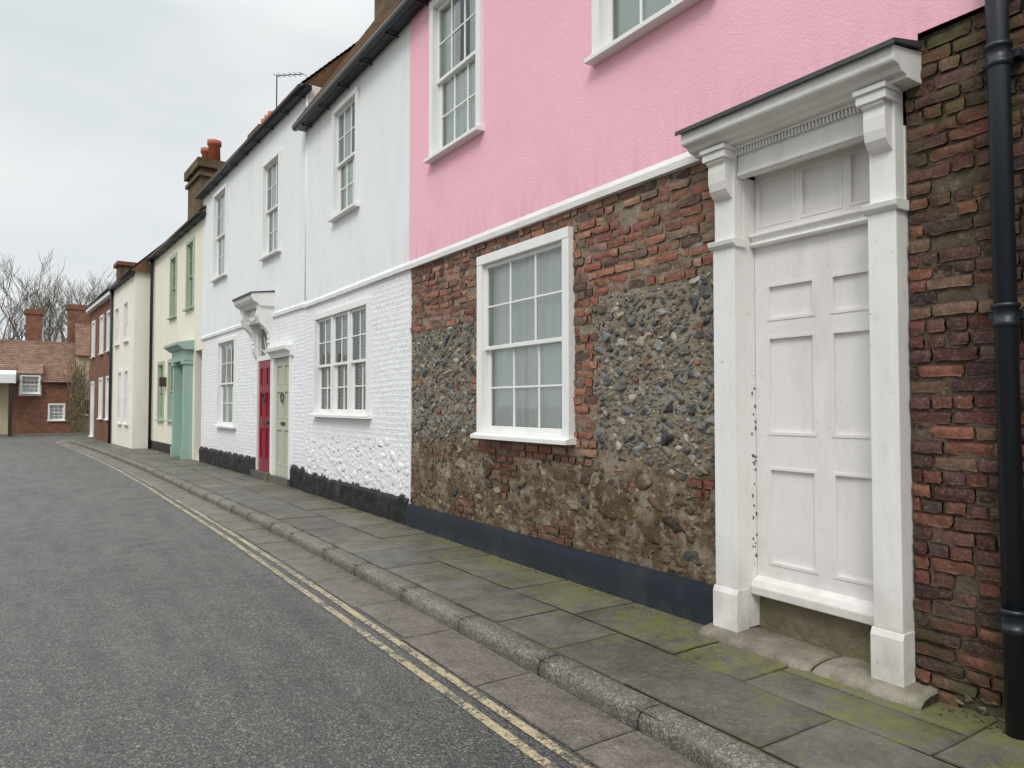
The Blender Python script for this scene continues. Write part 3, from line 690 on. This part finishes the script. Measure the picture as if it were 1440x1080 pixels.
# ================================================================== OFF-WHITE HOUSE E
E=Fr(2.55,27.8,4)
H=House('offwhite_house')
ws=[(1.0,1.9,3.9,5.4),(3.0,3.9,3.9,5.4),(.8,1.6,.9,2.9),(2.2,3.0,.9,2.9)]
facade(H['offwhite_render|walls'],E,0,4.6,.05,6.3,[op(*w) for w in ws])
for w in ws: window(H,E,*w,a=.08,style='blind',cols=3,rec=.03)
body(H,'offwhite_render',E,0,4.6,0,6.3)
gutter(H,E,-.1,4.7,.15,6.2)
roof(H,'roof_tiles',E,-.15,4.6,6.25,45,half=2.6)
tube(H['black_pipe|downpipe_smooth'],[E(4.5,.08,.1),E(4.5,.08,6.2)],.05,8)
H.finish()
# ================================================================== BRICK HOUSE F
F_=Fr(2.25,32.35,4)
H=House('brick_townhouse')
ws=[(a,a+.95,z0,z1) for a in (.6,2.6,5.2) for (z0,z1) in ((1.0,2.8),(3.8,5.5))]
ws[4]=(5.2,6.15,.15,2.7)
facade(H['far_brick|walls'],F_,0,7,.05,6.2,[op(*w) for w in ws])
for w in ws: window(H,F_,*w,a=.09,style='blind',rec=.03)
body(H,'far_brick',F_,0,7,0,6.2)
box(H['white_paint|cornice'],F_,0,7,0,.2,6.0,6.2)
gutter(H,F_,0,7,.22,6.2)
roof(H,'roof_tiles',F_,0,7,6.22,45,half=2.6)
box(H['chimney_brick|chimney'],F_,.1,1.0,-1.6,-.2,6.3,7.25)
box(H['far_brick|chimney_cap'],F_,0,1.1,-1.7,-.1,7.25,7.4)
H.finish()
# ================================================================== END BRICK HOUSE G
G=Fr(1.4,46,90)
H=House('brick_house')
w1=(1.62,2.5,2.2,3.2);w2=(.45,1.25,.75,1.7)
facade(H['orange_brick|walls'],G,0,12,.0,2.85,[op(*w2)])
window(H,G,*w2,a=.08,style='blind',cols=3,rows=2)
box(H['orange_brick|body'],G,.01,11.99,-6,-.62,0,2.85)
roof(H,'red_roof_tiles',G,-.15,12.1,2.85,38,half=2.8)
box(H['white_paint|dormer'],G,1.56,2.56,-1.5,.1,2.1,3.3); window(H,G,*w1,a=.06,dw=.25,style='blind',cols=4)
prof(H['red_roof_tiles|dormer_roof'],G,1.5,2.62,[(.35,3.3),(-1.6,3.3),(-1.6,3.9),(-.6,3.85)])
prof(H['white_paint|canopy'],G,2.68,5.5,[(0,2.75),(1.2,2.75),(1.2,3.2),(0,3.45)]); box(H['dark_wood|post'],G,2.8,2.95,1.0,1.15,0,2.75)
box(H['tan_render|porch_wall'],G,3.0,9,0,.1,0,2.85)
for (a,b_,z1,dd) in ((1.6,2.4,7.15,-3.2),(-.75,.35,7.55,-3.0)):
    box(H['orange_brick|chimney'],G,a,b_,dd-.9,dd,2.5,z1); box(H['orange_brick|chimney_cap'],G,a-.06,b_+.06,dd-.96,dd+.06,z1-.3,z1-.05)
H.finish()
H=House('cottage')
G2=Fr(2.6,47,90)
facade(H['tan_render|walls'],G2,-6,1.15,.0,4.4,[op(.35,.9,1.0,2.0)]); window(H,G2,.35,.9,1.0,2.0,a=.06,style='blind',cols=2)
box(H['tan_render|body'],G2,-6,1.14,-6,-.62,0,4.4); roof(H,'red_roof_tiles',G2,-6.2,1.2,4.4,42,half=2.8)
H.finish()
mb=MB()
for k in range(240):
    x=1.5+abs(random.gauss(0,.3))*random.choice((-1,1)); z=U(.1,4.0); y=45.7+U(-.3,.2); a=U(.04,.08)
    d=Vector((U(-1,1),U(-1,1),U(-1,1))).normalized(); e=d.orthogonal().normalized()*a; f=d.cross(e)
    p=Vector((x,y,z)); mb.add([tuple(p-e),tuple(p+f*.6),tuple(p+e),tuple(p-f*.6)],[(0,1,2,3)])
for k in range(40): 
    x=1.5+U(-.3,.3); tube(mb,[(x,45.8,0),(x+U(-.3,.3),45.7,2),(x+U(-.6,.6),45.7,U(3,4.3))],[.03,.02,.01],4)
mkobj('wall_creeper',mb,'creeper')
def tree(mb,x,y,h):
    def br(p,d,l,r,lev):
        pts=[p];q=Vector(p);dd=Vector(d)
        for i in range(3):
            dd=(dd+Vector((U(-1,1),U(-1,1),U(-.2,.7)))*.16).normalized(); q=q+dd*(l/3); pts.append(tuple(q))
        tube(mb,pts,[r,r*.85,r*.7,r*.5],5 if lev<2 else 3,cap=False)
        if lev>=5: return
        for i in range(3 if lev<4 else 5):
            t=random.choice((1,2,3)) if i else 3
            ax=Vector((U(-1,1),U(-1,1),U(-.2,.8))).normalized()
            nd=(dd+ax*U(.45,.85)).normalized(); br(pts[t],nd,l*U(.66,.84),max(r*.55,.015),lev+1)
    br((x,y,0),(0,0,1),h*.30,h*.014,0)
mb=MB()
for (x,y,h) in ((-5.0,72,13.5),(-2.4,78,15.5),(0,70,14),(1.6,74,14.5),(3.4,70,14),(5,76,15.5),(-8,75,13),(-1,86,16),(2.5,84,16)): tree(mb,x,y,h)
mkobj('bare_trees',mb,'bark')
# ================================================================== ROAD AND PAVEMENT
def interp(t,y):
    if y<=t[0][0]: return t[0][1]
    for (a,p),(b_,q) in zip(t,t[1:]):
        if y<=b_: return p+(q-p)*(y-a)/(b_-a)
    return t[-1][1]
KX=[(-8,2.46),(6,2.46),(9,2.43),(11,2.36),(13.3,2.27),(16.5,2.16),(20,2.03),(23,1.87),(26.3,1.67),(29,1.48),(32,1.25),(35.6,.95),(37.5,.95),(38.8,1.3),(39.5,2.2),(39.7,3.5)]
kx=lambda y:interp(KX,y)
WX=[(-8,3.84),(12.4,3.86),(20.1,3.55),(27.7,3.2),(27.8,2.6),(32.3,2.3),(39.7,1.85)]
wx=lambda y:interp(WX,y)
mb=MB()
quad(mb,(-3.2,-10,0),(3.3,-10,0),(3.3,40,0),(-3.2,40,0)); quad(mb,(-70,40,0),(70,40,0),(70,45,0),(-70,45,0))
mkobj('road',mb,'asphalt')
mb=MB(); quad(mb,(-400,-300,-.03),(400,-300,-.03),(400,700,-.03),(-400,700,-.03)); mkobj('ground',mb,'ground_soil')
def slab(mb,pts,z,th,col,bev=.004,wob=.003):
    n=5; grid=[]
    for j in range(n+1):
        for i in range(n+1):
            u=[0,.03,.35,.65,.97,1][i]; v=[0,.03,.35,.65,.97,1][j]
            x=(pts[0][0]*(1-u)+pts[1][0]*u)*(1-v)+(pts[3][0]*(1-u)+pts[2][0]*u)*v
            yy=(pts[0][1]*(1-u)+pts[1][1]*u)*(1-v)+(pts[3][1]*(1-u)+pts[2][1]*u)*v
            e=(i in(0,n))or(j in(0,n))
            if e: x+=.011*nz(x*9,yy*9,2); yy+=.011*nz(x*9,yy*9,7)
            grid.append((x,yy,z+wob*1.5*nz(x*3,yy*3)-(bev if e else 0)+ (tl[0]*(u-.5)+tl[1]*(v-.5))))
    ring=[i for i in range(n+1)]+[j*(n+1)+n for j in range(1,n+1)]+[n*(n+1)+i for i in range(n-1,-1,-1)]+[j*(n+1) for j in range(n-1,0,-1)]
    fs=[(j*(n+1)+i,j*(n+1)+i+1,(j+1)*(n+1)+i+1,(j+1)*(n+1)+i) for j in range(n) for i in range(n)]
    b0=len(grid)
    for r in ring: g=grid[r]; grid.append((g[0],g[1],z-th))
    k=len(ring); fs+=[(ring[q],ring[(q+1)%k],b0+(q+1)%k,b0+q) for q in range(k)]
    mb.add(grid,fs,col)
mb=MB(); y=-3
while y<39:
    l=U(.6,1.15); a,b_=y+.003,y+l-.003; tl=(U(-.003,.003),U(-.002,.002))
    k=U(.85,1.12); w_=.385+U(-.015,.015)
    slab(mb,[(kx(a)-w_,a),(kx(a)-.006,a),(kx(b_)-.006,b_),(kx(b_)-w_,b_)],.008,.02,(.18*k,.153*k,.13*k)); y+=l
mkobj('gutter',mb,'gutter_stone',True)
mb=MB(); y=-3; KW=.165
while y<39.2:
    l=U(.75,1.25) ; l=min(l,max(.3,39.4-y)); k=U(.85,1.15); col=(.155*k,.142*k,.12*k)
    pr=[(0,-.02),(-.004,.03),(-.002,.065),(.010,.088),(.030,.101),(.06,.105),(.1,.106),(KW-.01,.103),(KW,.095),(KW,.0)]
    n=8; vs=[]
    for i in range(n+1):
        yy=y+.004+(l-.008)*i/n; e=.006 if i in(0,n) else 0
        for (u,z) in pr: vs.append((kx(yy)+u+(e if u<.05 else 0)+.009*nz(yy*4,u*9,3)+.004*nz(yy*15,u*9,3),yy,z-(e if z>.05 else 0)+.006*nz(yy*5,u*20,6)))
    m=len(pr); mb.add(vs,[(i*m+j,i*m+j+1,(i+1)*m+j+1,(i+1)*m+j) for i in range(n) for j in range(m-1)]+[tuple(range(m)),tuple(range(n*m,n*m+m))],col); y+=l
mkobj('kerb',mb,'granite_kerb',True)
H=House('pavement')
fl=H['flagstone|flagstones_smooth']
def xat(y,v): a=kx(y)+KW+.006; return a+(wx(y)-a)*v
for (v0,v1) in ((0,.46),(.46,1.0)):
    y=-3+U(0,.5)
    while y<39:
        l=U(.5,1.05); a,b_=y+.004,y+l-.004; k=U(.8,1.2); tl=(U(-.004,.004),U(-.004,.004)); g=U(-.01,.015)
        col=((.130+g)*k,(.121+g*.5)*k,.103*k)
        e=.004/1.2
        if R()<.25 and v0>0:
            m=(v0+v1)/2
            slab(fl,[(xat(a,v0+e),a),(xat(a,m-e),a),(xat(b_,m-e),b_),(xat(b_,v0+e),b_)],.101,.03,col); slab(fl,[(xat(a,m+e),a),(xat(a,v1),a),(xat(b_,v1),b_),(xat(b_,m+e),b_)],.101,.03,col)
        else: slab(fl,[(xat(a,v0+e),a),(xat(a,v1-e),a),(xat(b_,v1-e),b_),(xat(b_,v0+e),b_)],.101+U(-.002,.003),.03,col)
        y+=l
bed=H['joint_moss|bedding']
ys=[-3+.5*i for i in range(86)]
for a,b_ in zip(ys,ys[1:]): quad(bed,(kx(a)+.02,a,.0945),(wx(a)+.02,a,.0945),(wx(b_)+.02,b_,.0945),(kx(b_)+.02,b_,.0945))
H.finish()
mb=MB(); box(mb,ch,-5.2,-3.2,-10,39,-.02,.11,(.16,.15,.13)); mkobj('pavement',mb,'granite_kerb')
mb=MB(); box(mb,ch,-5.5,-5.2,-10,38,0,1.5); box(mb,ch,-5.55,-5.15,-10,38,1.5,1.58); mkobj('brick_wall',mb,'far_brick')
mb=MB(); box(mb,ch,-70,70,45,48.6,-.02,.09,(.16,.15,.13)); mkobj('pavement',mb,'granite_kerb')
mb=MB()
for off in (-.445,-.565):
    for i in range(340):
        a=-3+.125*i;b_=a+.125
        if b_>38.5: break
        wv=lambda y:.006*nz(y*1.3,off*9); o=off+ .08*min(1,max(0,(a-9)/6)); o2=off+.08*min(1,max(0,(b_-9)/6))
        quad(mb,(kx(a)+o-.028+wv(a),a,.005),(kx(a)+o+.028+wv(a),a,.005),(kx(b_)+o2+.028+wv(b_),b_,.005),(kx(b_)+o2-.028+wv(b_),b_,.005))
mkobj('double_yellow_lines',mb,'yellow_line_paint')
mb=MB()
for k in range(170):
    y=U(.6,12) if R()<.5 else U(.9,2.0); x=3.80-abs(random.gauss(0,.06))-.02
    if 1.8<y<3.3: continue
    pebble(mb,ch,x,.104,U(.004,.013),U(.002,.004),U(.004,.010),y,None,U(0,3),.5,ICO1)
mkobj('leaf_litter',mb,'litter')
# ================================================================== WORLD, SUN, CAMERA
w=bpy.data.worlds.new('World'); scene.world=w; w.use_nodes=True; nt=w.node_tree; L=nt.links.new
bg=nt.nodes['Background']; sky=nt.nodes.new('ShaderNodeTexSky'); sky.sky_type='NISHITA'; sky.sun_disc=False
el,az=math.radians(46),math.radians(228)
sky.sun_elevation=el; sky.sun_rotation=az
tc=nt.nodes.new('ShaderNodeTexCoord'); mp=nt.nodes.new('ShaderNodeMapping'); mp.inputs['Scale'].default_value=(1,1,2.6); L(tc.outputs['Generated'],mp.inputs[0])
n=nt.nodes.new('ShaderNodeTexNoise'); n.inputs['Scale'].default_value=2.0; n.inputs['Detail'].default_value=3; n.inputs['Roughness'].default_value=.45; L(mp.outputs[0],n.inputs['Vector'])
cr=nt.nodes.new('ShaderNodeValToRGB'); cr.color_ramp.elements[0].position=.33; cr.color_ramp.elements[1].position=.64
cr.color_ramp.elements[0].color=(6.7,7.4,7.7,1); cr.color_ramp.elements[1].color=(9.5,9.6,9.5,1); L(n.outputs['Fac'],cr.inputs[0])
sx=nt.nodes.new('ShaderNodeSeparateXYZ'); L(tc.outputs['Generated'],sx.inputs[0])
mr=nt.nodes.new('ShaderNodeMapRange'); L(sx.outputs[2],mr.inputs[0]); mr.inputs[1].default_value=.45; mr.inputs[2].default_value=1; mr.inputs[3].default_value=1; mr.inputs[4].default_value=2.6
ml=nt.nodes.new('ShaderNodeVectorMath'); ml.operation='SCALE'; L(cr.outputs[0],ml.inputs[0]); L(mr.outputs[0],ml.inputs['Scale'])
mx=nt.nodes.new('ShaderNodeMixRGB'); mx.inputs[0].default_value=.92; L(sky.outputs[0],mx.inputs[1]); L(ml.outputs[0],mx.inputs[2]); L(mx.outputs[0],bg.inputs[0]); bg.inputs[1].default_value=.1
sl=bpy.data.lights.new('sun','SUN'); sl.energy=1.5; sl.angle=math.radians(20); sl.color=(1,.97,.93)
so=bpy.data.objects.new('sun',sl); scene.collection.objects.link(so)
dirv=Vector((math.sin(az)*math.cos(el),math.cos(az)*math.cos(el),math.sin(el)))
so.rotation_euler=dirv.to_track_quat('Z','Y').to_euler()
cam=bpy.data.cameras.new('camera'); co=bpy.data.objects.new('camera',cam); scene.collection.objects.link(co); scene.camera=co
cam.sensor_width=36; cam.lens=25; cam.clip_end=2000; cam.clip_start=.05
co.location=(0,0,1.6); co.rotation_euler=(math.radians(90)+math.atan(.03),0,math.radians(-33.3))
scene.view_settings.view_transform='Standard'; scene.view_settings.look='None'; scene.view_settings.exposure=0
